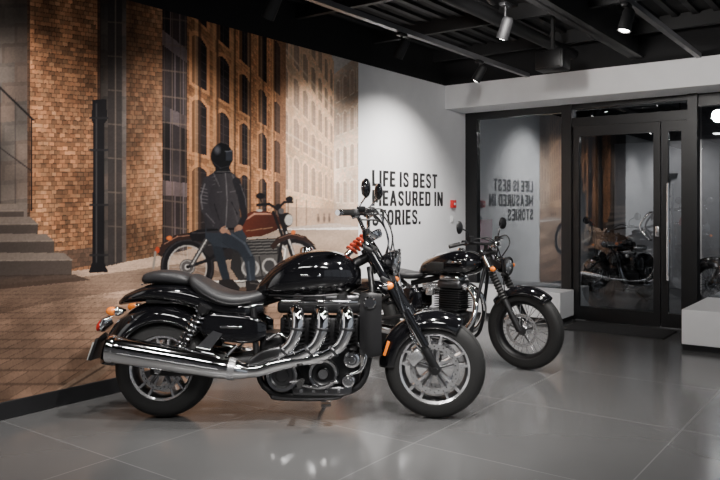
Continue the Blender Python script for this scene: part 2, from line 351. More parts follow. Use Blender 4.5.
    part('headlamp_bezels',CH,*both(g_lathe([(.068,-.004),(.082,-.004),(.084,.008),(.076,.016),(.066,.012)],(1.532,-.09,1.02),(1,-.12,-.05),32,True)))
    part('headlamp_lenses',LN,*both(g_lathe([(0,.022),(.03,.02),(.055,.014),(.07,.006),(.07,0),(0,0)],(1.532,-.09,1.02),(1,-.12,-.05),32)))
    part('headlamp_bracket',SB,g_box((1.46,0,1.0),(.05,.22,.03),.01),g_tube([(1.41,0,1.02),(1.47,0,1.0)],.02,10,1))
    part('front_signals',AM,*both(g_ell((1.50,-.225,.88),(.03,.025,.025))))
    part('front_signal_stems',CH,*both(g_tube([(1.45,-.14,.90),(1.48,-.22,.88)],.009,8,1)),*both(g_lathe([(0,-.04),(.02,-.035),(.028,-.01),(.028,0),(0,0)],(1.495,-.225,.88),(1,0,0),20)))
    part('cables',SB,*both(g_tube([(1.32,-.25,1.33),(1.42,-.22,1.32),(1.49,-.16,1.18),(1.47,-.12,1.0),(1.51,-.13,.82)],.006,8,7)),
         g_tube([(1.32,-.22,1.30),(1.44,-.12,1.28),(1.48,-.05,1.14),(1.42,-.02,.98)],.006,8,7))
    part('brake_hoses',CH,*both(g_tube([(1.34,-.26,1.37),(1.42,-.24,1.36),(1.47,-.2,1.26),(1.50,-.16,1.1),(1.56,-.16,.8),(1.66,-.14,.5)],.0045,8,7)))
    CUR['T']=Matrix.Identity(4)
    part('red_coil',RS,g_coil((1.22,.16,1.09),(1.33,.2,1.19),.036,5,.010))  # red coil beside the handlebar, its function not identified
    part('red_coil_core',CH,g_tube([(1.18,.14,1.05),(1.36,.21,1.22)],.022,14,1))
    finish(root,(.782,3.095),rad(34.9),rad(-4))
    return root

# ------------------------------------------------------------------ bobber
def build_bobber():
    root=empty('bobber_motorcycle'); CUR['parent']=root; CUR['T']=Matrix.Identity(4)
    wheel('rear',0,.33,.33,.078,.225,'wire',SB)
    disc('rear',0,.33,-.075,.12)
    part('rear_fender',GB,g_fender(0,.33,.375,.10,30,165,.09,taper=.1),solid=.005)
    part('fender_struts',SB,*both(g_tube([(0,-.12,.33),(-.12,-.12,.5),(-.2,-.10,.64)],.008,8,3)))
    part('tail_light',RD,g_lathe([(0,-.03),(.03,-.03),(.035,0),(.03,.02),(0,.025)],(-.31,0,.60),(-1,0,.2),24))
    part('rear_signals',AM,*both(g_ell((-.22,-.19,.60),(.025,.022,.022))))
    part('rear_signal_stems',SB,*both(g_tube([(-.22,-.09,.62),(-.2,-.18,.60)],.008,8,1)))
    part('swingarm',SB,*both(g_tube([(0,-.12,.33),(.3,-.13,.36),(.52,-.12,.42)],.02,12,4)),*both(g_tube([(0,-.12,.34),(.18,-.12,.50),(.42,-.10,.66)],.016,12,4)))
    part('rear_shock',CH,g_coil((.30,0,.50),(.48,0,.66),.035,6,.008))
    part('frame',SB,g_tube([(1.17,0,.96),(1.0,0,.84),(.7,0,.74),(.45,0,.68)],.026,12,5),
         *both(g_tube([(1.17,-.03,.90),(1.12,-.10,.6),(1.05,-.13,.25),(.8,-.13,.18),(.55,-.13,.22),(.48,-.12,.45),(.45,-.10,.68)],.016,12,6)),
         g_lathe([(0,-.08),(.034,-.08),(.034,.08),(0,.08)],(1.18,0,.93),(-.4,0,.8),20))
    part('solo_seat',LE,g_loft([(.20,0,.79,.07,.015,2.4),(.24,0,.785,.13,.035,2.6),(.35,0,.765,.155,.04,2.8),(.47,0,.755,.13,.036,2.6),(.57,0,.765,.07,.028,2.4),(.60,0,.77,.04,.015,2.2)]))
    part('seat_pan',SB,g_loft([(.24,0,.745,.10,.012,3),(.40,0,.73,.12,.014,3),(.55,0,.735,.06,.012,3)]),g_tube([(.30,0,.74),(.40,0,.66)],.02,10,1))
    part('side_covers',GB,*both(g_loft([(.34,-.10,.54,.01,.04,3),(.42,-.13,.54,.02,.09,3),(.54,-.135,.54,.02,.10,3),(.60,-.12,.54,.01,.06,3)])))
    part('fuel_tank',GB,g_loft([(.54,0,.80,.05,.03,2.2),(.59,0,.825,.10,.07,2.4),(.72,0,.86,.145,.10,2.5),(.88,0,.88,.165,.115,2.5),(1.01,0,.885,.15,.108,2.5),(1.09,0,.885,.10,.08,2.3),(1.13,0,.885,.05,.04,2.1)],36,6))
    part('tank_filler_cap',CH,g_lathe([(0,.025),(.025,.025),(.034,.01),(.034,-.02),(0,-.02)],(.92,0,.99),(0,0,1),24))
    part('knee_pads',RU,*both(g_loft([(.64,-.125,.83,.008,.03,3),(.72,-.148,.84,.01,.045,3),(.82,-.160,.85,.008,.035,3)])))
    part('tank_badge',CH,*both(g_box((.94,-.162,.89),(.09,.008,.02),.003)))
    part('crankcase',EB,g_box((.76,0,.34),(.44,.30,.24),.05,seg=4),g_box((.74,0,.22),(.34,.24,.08),.03))
    part('cylinder_barrels',EB,g_box((.86,0,.55),(.20,.26,.20),.03),*[g_box((.86,0,.48+.02*i),(.25,.31,.007),.003) for i in range(9)])
    part('cylinder_head',DK,g_box((.86,0,.69),(.22,.28,.08),.025,seg=3))
    part('rocker_cover',CH,g_loft([(.76,0,.74,.10,.015,4),(.79,0,.75,.13,.03,4),(.93,0,.75,.13,.03,4),(.96,0,.74,.10,.015,4)]))
    part('carburettors',AL,*both(g_tube([(.75,-.07,.68),(.66,-.08,.67),(.60,-.085,.66)],[.026,.032,.03],14,3)),*both(g_box((.67,-.09,.62),(.07,.06,.07),.012)))
    cover('clutch_cover',(.66,.36),.115,-.15,CH,.045); cover('alternator_cover',(.90,.35),.095,-.15,CH,.045)
    part('timing_cover',AL,g_box((.78,-.155,.36),(.30,.03,.14),.014))
    part('engine_bolts',AL,*bolts((.66,.36),.105,8,-.185),*bolts((.90,.35),.085,8,-.185))
    def hp(y): return g_tube([(.96,y*.5,.68),(1.03,y*.55,.66),(1.10,y*.75,.56),(1.09,y*1.1,.40),(1.0,y*1.35,.28),(.85,y*1.45,.245),(.6,y*1.5,.245),(.42,y*1.55,.25)],.024,16,7)
    part('exhaust_headers',CH,*both(hp(-.13)))
    part('silencers',CH,*both(g_tube([(.46,-.205,.25),(.38,-.205,.26),(.1,-.205,.29),(-.2,-.205,.32),(-.26,-.205,.325)],[.026,.044,.048,.044,.03],22,5)))
    part('header_clamps',AL,*both(g_lathe([(.02,-.012),(.032,-.012),(.034,0),(.032,.012),(.02,.012)],(.99,-.068,.672),(1,0,-.1),20,True)))
    part('footpegs',RU,*both(g_tube([(.78,-.18,.27),(.78,-.31,.275)],.017,12,1)))
    part('brake_pedal',CH,g_tube([(.75,-.19,.24),(.86,-.22,.22),(.96,-.24,.27),(.96,-.29,.275)],.008,8,5))
    part('side_stand',SB,g_tube([(.70,.14,.2),(.66,.22,.1),(.63,.29,.035)],.011,10,4),g_box((.63,.29,.03),(.05,.04,.01),.003))
    Hd=Vector((1.17,0,.98)); A=(Vector((1.17,0,.98))-Vector((1.50,0,.34))).normalized()
    CUR['T']=Matrix.Translation(Hd)@Matrix.Rotation(rad(-10),4,A)@Matrix.Translation(-Hd)
    wheel('front',1.51,.34,.34,.062,.25,'wire',SB)
    disc('front',1.51,.34,-.07,.14)
    def fk(t,y,o=0): return (1.165+.34*t+o,y,1.0-.66*t)
    part('fork_stanchions',CH,*both(g_tube([fk(0,-.105),fk(.6,-.105)],.02,16,1)))
    part('fork_gaiters',RU,*both(g_lathe([(.02,-.13)]+[(.036 if i%2 else .027,-.13+.26*i/20) for i in range(21)]+[(.02,.13)],fk(.44,-.105),(-.34,0,.66),22)))
    part('fork_sliders',SB,*both(g_tube([fk(.60,-.105),fk(.64,-.105),fk(.95,-.105),fk(1.0,-.10)],[.024,.027,.025,.026],18,1)))
    part('caliper',AL,g_box((1.41,-.085,.43),(.08,.05,.07),.012,Matrix.Rotation(rad(-40),3,'Y')))
    part('triple_clamps',SB,g_box(fk(.03,0),(.06,.27,.03),.01,Matrix.Rotation(rad(27),3,'Y')),g_box(fk(.22,0),(.06,.27,.035),.01,Matrix.Rotation(rad(27),3,'Y')))
    part('front_fender',GB,g_fender(1.51,.34,.372,.078,50,140,.07,taper=.1),solid=.005)
    part('handlebar',SB,g_tube([(1.04,-.42,1.06),(1.11,-.33,1.08),(1.16,-.2,1.075),(1.18,-.08,1.06),(1.18,.08,1.06),(1.16,.2,1.075),(1.11,.33,1.08),(1.04,.42,1.06)],.0125,14,7),*both(g_tube([(1.17,-.05,.99),(1.18,-.05,1.06)],.018,12,1)))
    part('grips',RU,*both(g_tube([(1.03,-.43,1.058),(1.09,-.355,1.077)],.018,14,1)))
    part('levers',CH,*both(g_tube([(1.14,-.30,1.09),(1.15,-.34,1.08),(1.10,-.42,1.065)],.006,8,4)))
    part('switch_housings',SB,*both(g_box((1.11,-.31,1.085),(.045,.045,.045),.01)),g_lathe([(0,-.02),(.025,-.02),(.025,.03),(0,.03)],(1.15,-.27,1.11),(0,0,1),16))
    part('mirror_stems',SB,*both(g_tube([(1.13,-.28,1.10),(1.14,-.30,1.17),(1.12,-.37,1.21)],.006,8,5)))
    part('mirror_heads',SB,*both(g_lathe([(0,.022),(.035,.018),(.052,.006),(.055,-.006),(0,-.008)],(1.12,-.41,1.22),(1,.15,0),26)))
    part('mirror_glass',MI,*both(g_lathe([(0,-.010),(.048,-.010),(.048,-.006),(0,-.006)],(1.12,-.41,1.22),(1,.15,0),26)))
    part('headlamp_bowl',GB,g_lathe([(0,-.12),(.04,-.11),(.065,-.07),(.075,-.02),(.078,0),(0,0)],(1.36,0,.87),(1,0,-.03),32))
    part('headlamp_bezel',SB,g_lathe([(.068,-.004),(.082,-.004),(.084,.01),(.075,.018),(.066,.012)],(1.36,0,.87),(1,0,-.03),32,True))
    part('headlamp_lens',LN,g_lathe([(0,.03),(.04,.026),(.06,.014),(.07,.004),(.07,0),(0,0)],(1.36,0,.87),(1,0,-.03),32))
    part('headlamp_ears',SB,*both(g_plate([(1.22,.94),(1.26,.94),(1.34,.90),(1.34,.86),(1.26,.84)],-.10,-.092)))
    part('instrument',CH,g_lathe([(0,-.04),(.04,-.035),(.05,0),(.046,.01),(0,.01)],(1.24,0,1.05),(-.5,0,.87),28))
    part('front_signals',AM,*both(g_ell((1.31,-.19,.86),(.025,.022,.022))))
    part('front_signal_stems',SB,*both(g_tube([(1.27,-.11,.88),(1.30,-.18,.86)],.008,8,1)))
    part('cables',SB,*both(g_tube([(1.12,-.28,1.09),(1.24,-.22,1.12),(1.32,-.12,1.05),(1.26,-.05,.92)],.006,8,7)),g_tube([(1.13,-.26,1.1),(1.30,-.2,1.12),(1.36,-.13,.95),(1.38,-.12,.7),(1.42,-.10,.47)],.005,8,7))
    CUR['T']=Matrix.Identity(4)
    return root
def dup(root,loc,rz,lean=0):
    e=empty(root.name.split('.')[0]); 
    for c in list(root.children):
        o=c.copy(); COL.objects.link(o); o.parent=e; o.name=c.name.split('.')[0]
    finish(e,loc,rz,lean); return e

build_cruiser()
bob=build_bobber()
finish(bob,(.635,5.575),rad(8.4),rad(-3))
dup(bob,(1.62,11.4),rad(-98)); dup(bob,(4.2,10.6),rad(178)); 

# ------------------------------------------------------------------ room shell
CUR['T']=Matrix.Identity(4); CUR['parent']=None
def box(name,m,x0,x1,y0,y1,z0,z1,bev=0):
    return part(name,m,g_box(((x0+x1)/2,(y0+y1)/2,(z0+z1)/2),(x1-x0,y1-y0,z1-z0),bev),smooth=False)
WH=mat('white_wall_paint',(.84,.84,.85),.6,bump=.05,bscale=150,var=.02)
BK=mat('black_ceiling_paint',(.005,.005,.006),.8,var=.2)
BB=mat('black_trim',(.008,.008,.009),.4)
STL=mat('ceiling_steel',(.011,.011,.012),.6)
GR=mat('grey_wall_paint',(.15,.15,.16),.7,var=.05)
FR=mat('black_door_frame',(.006,.006,.007),.4,coat=.1)
def floor_mat():
    m=bpy.data.materials.new('grey_floor_tiles'); m.use_nodes=True; nt=m.node_tree;N=nt.nodes;L=nt.links;b=N['Principled BSDF']
    tc=N.new('ShaderNodeTexCoord'); br=N.new('ShaderNodeTexBrick')
    br.offset=.0; br.inputs['Scale'].default_value=1; br.inputs['Brick Width'].default_value=1.2; br.inputs['Row Height'].default_value=1.2
    br.inputs['Mortar Size'].default_value=.004; br.inputs['Mortar Smooth'].default_value=.1
    br.inputs['Color1'].default_value=(.084,.084,.085,1); br.inputs['Color2'].default_value=(.096,.096,.096,1); br.inputs['Mortar'].default_value=(.145,.145,.145,1)
    L.new(tc.outputs['Object'],br.inputs['Vector'])
    nz=N.new('ShaderNodeTexNoise'); nz.inputs['Scale'].default_value=1.6; nz.inputs['Detail'].default_value=3; L.new(tc.outputs['Object'],nz.inputs['Vector'])
    mr=N.new('ShaderNodeMapRange'); mr.inputs['To Min'].default_value=.9; mr.inputs['To Max'].default_value=1.1; L.new(nz.outputs['Fac'],mr.inputs['Value'])
    mx=N.new('ShaderNodeVectorMath'); mx.operation='SCALE'; L.new(br.outputs['Color'],mx.inputs[0]); L.new(mr.outputs['Result'],mx.inputs['Scale'])
    L.new(mx.outputs['Vector'],b.inputs['Base Color'])
    r2=N.new('ShaderNodeMapRange'); r2.inputs['To Min'].default_value=.15; r2.inputs['To Max'].default_value=.21; L.new(nz.outputs['Fac'],r2.inputs['Value']); L.new(r2.outputs['Result'],b.inputs['Roughness'])
    return m
FL=floor_mat()
XR=8.6; YB=-3.5; YG=8.75; YF=14.0
box('floor',FL,-.2,XR,YB,YF,-.1,0)
box('ceiling',BK,-.2,XR,YB,YF,3.35,3.45)
box('wall_left',WH,-.2,0,YB,YF,0,2.94)
box('wall_left_upper',BK,-.2,0,YB,YF,2.94,3.35)
box('wall_rear',GR,-.2,XR,YB-.2,YB,0,3.35)
box('wall_far',GR,-.2,XR,YF,YF+.2,0,3.35)
box('wall_back_bulkhead',WH,0,XR,8.17,YG+.08,2.64,2.94)
box('wall_back_upper',BK,0,XR,8.17,YG+.08,2.94,3.35)
box('baseboard_left',BB,0,.018,YB,8.2,0,.115,.003)
# unseen right side left open for world fill light, no glass; mullions added
CUR['parent']=empty('open_right_side')
for i in range(7):
    y=YB+ (YF-YB)*i/6; box('mullion_%d'%i,FR,XR-.06,XR,y-.04,y+.04,0,3.35)
box('sill',FR,XR-.06,XR,YB,YF,0,.1)
CUR['parent']=None
# ceiling steel
CUR['parent']=empty('ceiling_beams')
def ibeam(n,x,z0,z1,w,y0,y1):
    part(n,STL,g_box((x,(y0+y1)/2,z0+.008),(w,y1-y0,.016)),g_box((x,(y0+y1)/2,(z0+z1)/2),(.014,y1-y0,z1-z0)),g_box((x,(y0+y1)/2,z1-.008),(w,y1-y0,.016)),smooth=False)
for i,x in enumerate((2.4,3.75,5.2,6.7)): ibeam('beam_%d'%i,x,3.0,3.35,.14,YB,8.17)
for i in range(9):
    y=-2.5+i*1.3
    box('joist_%d'%i,STL,0,XR,y-.03,y+.03,3.20,3.35)
for i in range(44):
    x=.1+i*.195; box('deck_rib_%d'%i,STL,x,x+.06,YB,8.17,3.32,3.35)
TRK=mat('track_grey',(.12,.12,.125),.4)
for i,x in enumerate((1.13,3.02)):
    CUR['parent']=empty('lighting_track')
    box('rail_%d'%i,TRK,x-.025,x+.025,YB+1,8.17,2.93,2.975)
CUR['parent']=empty('ceiling_pipework')
part('pipe',STL,g_tube([(1.7,YB+.1,3.12),(1.7,8.1,3.12)],.06,18,1))
CUR['parent']=empty('ceiling_speaker')
part('cabinet',SB,g_box((1.87,7.08,2.86),(.30,.22,.20),.02)); part('bracket',STL,g_box((1.87,7.08,3.15),(.03,.03,.42)))
part('grille',SB,g_box((1.87,6.965,2.86),(.26,.01,.16),.004))
CUR['parent']=None

LENS=mat('lamp_lens_lit',(1,1,1),.3,emis=(1,.96,.90),es=24)
CAN=mat('spotlight_can',(.008,.008,.009),.6)
def spot(x,y,z,tgt,en,ang=75,blend=.9,size=.06,top=2.928,col=(1,.96,.92)):
    e=empty('track_spotlight'); CUR['parent']=e
    p=Vector((x,y,z)); d=(Vector(tgt)-p).normalized()
    part('can',CAN,g_lathe([(0,-.09),(.03,-.09),(.046,-.07),(.05,.085),(.046,.085),(.044,.06),(0,.06)],p,d,28))
    part('lens',LENS,g_lathe([(0,.092),(.02,.090),(.036,.082),(.043,.07),(0,.066)],p,d,24))
    part('yoke',SB,g_tube([(x,y,top),(x,y,z+.02)],.012,10,1),g_box((x,y,top-.015),(.05,.12,.03),.006))
    l=bpy.data.lights.new('spot_lamp','SPOT'); l.energy=en; l.spot_size=rad(ang); l.spot_blend=blend; l.shadow_soft_size=size; l.color=col
    o=bpy.data.objects.new('spot_lamp',l); COL.objects.link(o); o.parent=e
    o.location=p+d*.16; o.rotation_euler=d.to_track_quat('-Z','Y').to_euler()
    CUR['parent']=None
for y,en in ((-.6,90),(1.0,110),(2.4,128),(3.75,132),(5.42,180)):
    spot(1.13,y,2.79,(0,y+.1,1.2),en,108,1)
spot(1.13,6.92,2.79,(0.10,6.85,1.2),310,118,1)
spot(2.17,5.33,2.80,(1.2,5.7,.6),240,80,.9,.07,3.0)
spot(3.02,5.65,2.80,(2.5,5.2,.2),240,95,.9,.07)
spot(3.02,2.6,2.80,(1.6,3.6,.6),450,82,.9,.07)
spot(3.02,4.1,2.80,(2.1,4.2,.3),270,88,.9,.07)
spot(3.02,1.2,2.80,(2.4,2.0,.2),120,100,1,.10)
spot(5.2,4.6,2.86,(4.4,8.17,2.75),210,100,1,.10,3.0)  # extra lamp out of view, added to brighten the bulkhead
spot(2.4,4.6,2.86,(2.0,8.17,2.4),150,105,1,.10,3.0)  # second added lamp, washes the bulkhead with light
spot(1.4,10.2,2.80,(1.6,10.8,.4),90,90,1,.1,3.35)
spot(3.6,11.5,2.80,(3.0,13.5,1.4),90,95,1,.1,3.35)
spot(2.0,11.9,2.80,(1.6,13.1,1.4),70,95,1,.1,3.35)
def panel(x,y,w,d,en):  # added fill light out of view, also gives highlights on chrome and tank
    e=empty('fill_panel'); CUR['parent']=e
    part('housing',STL,g_box((x,y,2.97),(w+.06,d+.06,.04),.005),g_box((x,y,3.06),(.02,.02,.16)),smooth=False)
    part('diffuser',mat('fill_diffuser',(1,1,1),.5,emis=(1,.98,.95),es=5.0),g_box((x,y,2.946),(w,d,.008)),smooth=False)
    l=bpy.data.lights.new('panel_lamp','AREA'); l.shape='RECTANGLE'; l.size=w; l.size_y=d; l.energy=en; l.color=(1,.98,.95)
    o=bpy.data.objects.new('panel_lamp',l); COL.objects.link(o); o.parent=e; o.location=(x,y,2.936)
    CUR['parent']=None
panel(4.5,.9,1.1,.5,65); panel(6.0,3.6,1.2,.5,75); panel(2.2,.6,1.3,.3,30)

# ------------------------------------------------------------------ back glazing
def glass_mat():
    m=bpy.data.materials.new('tinted_glass'); m.use_nodes=True; nt=m.node_tree;N=nt.nodes;L=nt.links
    N.remove(N['Principled BSDF']); out=N['Material Output']
    t=N.new('ShaderNodeBsdfTransparent'); t.inputs['Color'].default_value=(.44,.46,.49,1)
    g=N.new('ShaderNodeBsdfGlossy'); g.inputs['Roughness'].default_value=.003; g.inputs['Color'].default_value=(.9,.95,1,1)
    lw=N.new('ShaderNodeLayerWeight'); lw.inputs['Blend'].default_value=.25
    mr=N.new('ShaderNodeMapRange'); mr.inputs['To Min'].default_value=.19; mr.inputs['To Max'].default_value=.8; L.new(lw.outputs['Fresnel'],mr.inputs['Value'])
    mx=N.new('ShaderNodeMixShader'); L.new(mr.outputs['Result'],mx.inputs['Fac']); L.new(t.outputs[0],mx.inputs[1]); L.new(g.outputs[0],mx.inputs[2]); L.new(mx.outputs[0],out.inputs['Surface'])
    return m
GL=glass_mat()
def pane(name,x0,x1,z0,z1,y=YG+.02):
    me=bpy.data.meshes.new(name); me.from_pydata([(x0,y,z0),(x1,y,z0),(x1,y,z1),(x0,y,z1)],[],[(0,1,2,3)]); me.materials.append(GL)
    o=bpy.data.objects.new(name,me); COL.objects.link(o); o.parent=CUR['parent']
CUR['parent']=empty('window_1')
box('post_l',FR,0.0,.17,YG-.03,YG+.07,0,2.64); box('post_r',FR,1.345,1.47,YG-.06,YG+.08,0,2.64)
box('head',FR,.17,1.345,YG-.03,YG+.07,2.55,2.64); box('sill',FR,.17,1.345,YG-.03,YG+.07,0,.10)
pane('glass',.17,1.345,.10,2.55)
CUR['parent']=empty('door_1')
box('frame_head',FR,1.47,2.88,YG-.04,YG+.07,2.36,2.47); box('frame_top',FR,1.47,2.88,YG-.04,YG+.07,2.58,2.64)
pane('transom_glass',1.47,2.88,2.47,2.58)
box('frame_right',FR,2.80,2.90,YG-.08,YG+.08,0,2.64)
for nm,x0,x1 in (('leaf_1',1.48,2.50),('leaf_2',2.51,2.80)):
    box(nm+'_stile_l',FR,x0,x0+.075,YG-.03,YG+.03,.01,2.36); box(nm+'_stile_r',FR,x1-.075,x1,YG-.03,YG+.03,.01,2.36)
    box(nm+'_rail_top',FR,x0+.075,x1-.075,YG-.03,YG+.03,2.24,2.36); box(nm+'_rail_bottom',FR,x0+.075,x1-.075,YG-.03,YG+.03,.01,.17)
    pane(nm+'_glass',x0+.075,x1-.075,.17,2.24,YG)
part('pull_handle_1',CH,g_tube([(2.40,YG-.03,1.32),(2.38,YG-.09,1.30),(2.30,YG-.11,1.16),(2.38,YG-.09,1.02),(2.40,YG-.03,1.0)],.012,12,6))
part('pull_handle_2',CH,g_tube([(2.60,YG-.10,.55),(2.60,YG-.10,1.65)],.014,14,1),g_tube([(2.60,YG-.10,.7),(2.56,YG-.03,.7)],.01,10,1),g_tube([(2.60,YG-.10,1.5),(2.56,YG-.03,1.5)],.01,10,1))
part('lock',AL,g_box((2.47,YG-.035,1.1),(.04,.02,.12),.004))
CUR['parent']=empty('window_2')
box('head',FR,2.90,XR,YG-.03,YG+.07,2.5,2.64); box('sill',FR,2.90,XR,YG-.03,YG+.07,0,.1)
xs=[2.90,4.3,5.7,7.1,XR]
for i in range(4):
    pane('glass_%d'%i,xs[i]+.03,xs[i+1]-.03,.10,2.5)
    box('post_%d'%i,FR,xs[i+1]-.03,xs[i+1],YG-.03,YG+.07,0,2.64)
CUR['parent']=None
def plinth(x0,x1,y0,y1,h):
    e=empty('display_plinth'); CUR['parent']=e
    box('body',WH,x0,x1,y0,y1,.055,h,.006); box('toe_kick',BB,x0+.01,x1-.01,y0+.01,y1,0,.055); CUR['parent']=None
plinth(.03,1.50,8.25,8.70,.37); plinth(3.0,5.0,7.5,8.70,.39)
box('door_mat',mat('mat_fibre',(.02,.02,.021),.95,bump=.6,bscale=400),1.6,2.72,7.95,8.55,0,.012,.003)
CUR['parent']=empty('fire_alarm_call_point')
part('box',mat('alarm_red',(.7,.02,.02),.35),g_box((.02,8.353,1.42),(.04,.10,.10),.006)); part('glass_face',mat('alarm_white',(.85,.85,.85),.3),g_box((.042,8.353,1.42),(.004,.04,.03),.001))
CUR['parent']=empty('light_switch'); part('plate',mat('alarm_white',(.85,.85,.85),.3),g_box((.006,8.353,1.22),(.012,.085,.085),.003)); part('rocker',WH,g_box((.014,8.353,1.22),(.008,.03,.05),.002))
CUR['parent']=None
# far room dressing
CUR['parent']=empty('pink_reflection_board'); part('board',mat('reflection_magenta',(.75,.01,.18),.5),g_box((.10,9.12,1.0),(.04,.35,.42),.004)); part('foot',SB,g_box((.10,9.12,.395),(.03,.03,.79))); CUR['parent']=None  # solid magenta board put in for a pink reflection at the glass corner
CUR['parent']=empty('partition_panel'); part('panel',mat('pale_panel',(.45,.45,.46),.6),g_box((1.5,13.1,1.25),(1.7,.1,2.5),.01)); 
part('emblem',SB,g_plate([(1.42,1.95),(1.72,1.95),(1.70,1.88),(1.60,1.86),(1.57,1.55),(1.54,1.86),(1.44,1.88)],13.0,13.05)); CUR['parent']=None

# ------------------------------------------------------------------ lettering (condensed bold sans built from strokes)
T=.225; HW=T/2; WL=.60
def rc(x0,y0,x1,y1): return [[(x0,y0),(x1,y0),(x1,y1),(x0,y1)]]
def ribbon(pts,t=T,res=8,closed=False):
    P=[np.array(p,float) for p in crom([(a,b) for a,b in pts],res)]
    out=[];n=len(P);Ns=[]
    for i in range(n):
        if closed: d=P[(i+1)%(n-1)]-P[(i-1)%(n-1)]
        else: d=P[min(i+1,n-1)]-P[max(i-1,0)]
        d=d/np.hypot(*d); Ns.append(np.array([-d[1],d[0]]))
    for i in range(n-1):
        a,b=P[i],P[i+1]; out.append([tuple(a+Ns[i]*t/2),tuple(b+Ns[i+1]*t/2),tuple(b-Ns[i+1]*t/2),tuple(a-Ns[i]*t/2)])
    return out
TH=T*.78; Q=TH/2
V1=rc(0,0,T,1)
def bowl(y0,y1,w):
    a=y0+Q; b=y1-Q; t=T*.86
    return rc(T*.8,b-Q,w-T*1.1,b+Q)+rc(T*.8,a-Q,w-T*1.1,a+Q)+ribbon([(w-T*1.15,b),(w-T*.75,b-.015),(w-HW,b-.11),(w-HW,a+.11),(w-T*.75,a+.015),(w-T*1.15,a)],t,5)
GLY={'L':(WL*.88,V1+rc(0,0,WL*.88,TH)),'I':(T,V1),'F':(WL*.88,V1+rc(0,1-TH,WL*.88,1)+rc(0,.41,WL*.8,.41+TH)),
'E':(WL*.90,V1+rc(0,1-TH,WL*.90,1)+rc(0,.41,WL*.82,.41+TH)+rc(0,0,WL*.90,TH)),
'S':(WL,ribbon([(WL-HW,.68),(WL-HW,.76),(WL-HW*1.4,.87),(WL/2,.905),(HW*1.4,.87),(HW,.76),(HW*1.2,.63),(WL/2,.51),(WL-HW*1.2,.38),(WL-HW,.25),(WL-HW*1.4,.13),(WL/2,.095),(HW*1.4,.13),(HW,.24),(HW,.32)],T*.84,5)),
'B':(WL+.02,V1+bowl(.42,1,WL)+bowl(0,.42+TH,WL+.02)),'T':(WL*.96,rc(0,1-TH,WL*.96,1)+rc(WL*.48-HW,0,WL*.48+HW,1)),
'M':(.84,V1+rc(.84-T,0,.84,1)+[[(0,1),(T*1.05,1),(.42+.07,.2),(.42-.07,.2)],[(.84,1),(.84-T*1.05,1),(.42-.07,.2),(.42+.07,.2)]]),
'A':(.70,[[(0,0),(T,0),(.35+HW*.9,1),(.35-HW*.9,1)],[(.70,0),(.70-T,0),(.35-HW*.9,1),(.35+HW*.9,1)]]+rc(.15,.19,.55,.19+T*.7)),
'U':(WL,ribbon([(HW,1),(HW,.6),(HW,.28),(HW*1.5,.14),(WL/2,.10),(WL-HW*1.5,.14),(WL-HW,.28),(WL-HW,.6),(WL-HW,1)],T*.92,5)),
'R':(WL+.02,V1+bowl(.38,1,WL)+[[(WL-T*.94,0),(WL+.04,0),(WL*.84,.46),(WL*.44,.46)]]),
'D':(WL+.02,V1+bowl(0,1,WL+.02)),'N':(.66,V1+rc(.66-T,0,.66,1)+[[(0,1),(T*1.02,1),(.66,0),(.66-T*1.02,0)]]),
'O':(WL+.02,ribbon([(WL/2+.01,.905),(WL-HW*1.3,.87),(WL+.02-HW,.70),(WL+.02-HW,.3),(WL-HW*1.3,.13),(WL/2+.01,.095),(HW*1.5,.13),(HW,.3),(HW,.70),(HW*1.5,.87),(WL/2+.01,.905)],T*.88,5,True)),
'.':(T,rc(0,0,T,T*.9)),' ':(.18,[])}
let=empty('wall_lettering'); TX=mat('lettering_black',(.012,.012,.012),.5); CUR['parent']=let
for i,(t,y0,w,zb) in enumerate((('LIFE IS BEST',6.55,1.42,1.612),('MEASURED IN',6.55,1.56,1.391),('STORIES.',6.55,1.02,1.17))):
    x=0; polys=[]
    for ch in t:
        cw,ps=GLY[ch]; polys+=[[(x+a,b) for a,b in p] for p in ps]; x+=cw+.115
    x-=.115; V=[];F=[]; k=0
    for p in polys:
        o=len(V); xo=.0025+.00002*(k%7); k+=1
        V+=[(xo,y0+a/x*w,zb+b*.180) for a,b in p]; F.append(tuple(range(o,o+len(p))))
    me=bpy.data.meshes.new('line_%d'%(i+1)); me.from_pydata(V,[],F); me.materials.append(TX)
    o=bpy.data.objects.new('line_%d'%(i+1),me); COL.objects.link(o); o.parent=let
CUR['parent']=None

# ------------------------------------------------------------------ mural
S=2; U0=-160; V0=-95
CW=(362-U0)*S; CHh=(442-V0)*S
yy,xx=np.mgrid[0:CHh,0:CW]; X=xx/S+U0; Y=yy/S+V0
img=np.zeros((CHh,CW,3)); 
def C(*c): return np.array(c,float)/255
def vnoise(A,B,seed=0):
    i=np.floor(A); j=np.floor(B); f=A-i; g=B-j; f=f*f*(3-2*f); g=g*g*(3-2*g)
    h=lambda a,b:(np.sin(a*127.1+b*311.7+seed*17.3)*43758.5453)%1
    return (h(i,j)*(1-f)+h(i+1,j)*f)*(1-g)+(h(i,j+1)*(1-f)+h(i+1,j+1)*f)*g
def hsh(a,b,s=0): return (np.sin(a*12.9898+b*78.233+s)*43758.5453)%1
def put(sl,m,col,al=1):
    a=(m*al)[...,None]; img[sl]=img[sl]*(1-a)+col*a
def bb(x0,x1,y0,y1):
    return (slice(max(0,int((y0-V0)*S)-2),max(0,int((y1-V0)*S)+3)),slice(max(0,int((x0-U0)*S)-2),max(0,int((x1-U0)*S)+3)))
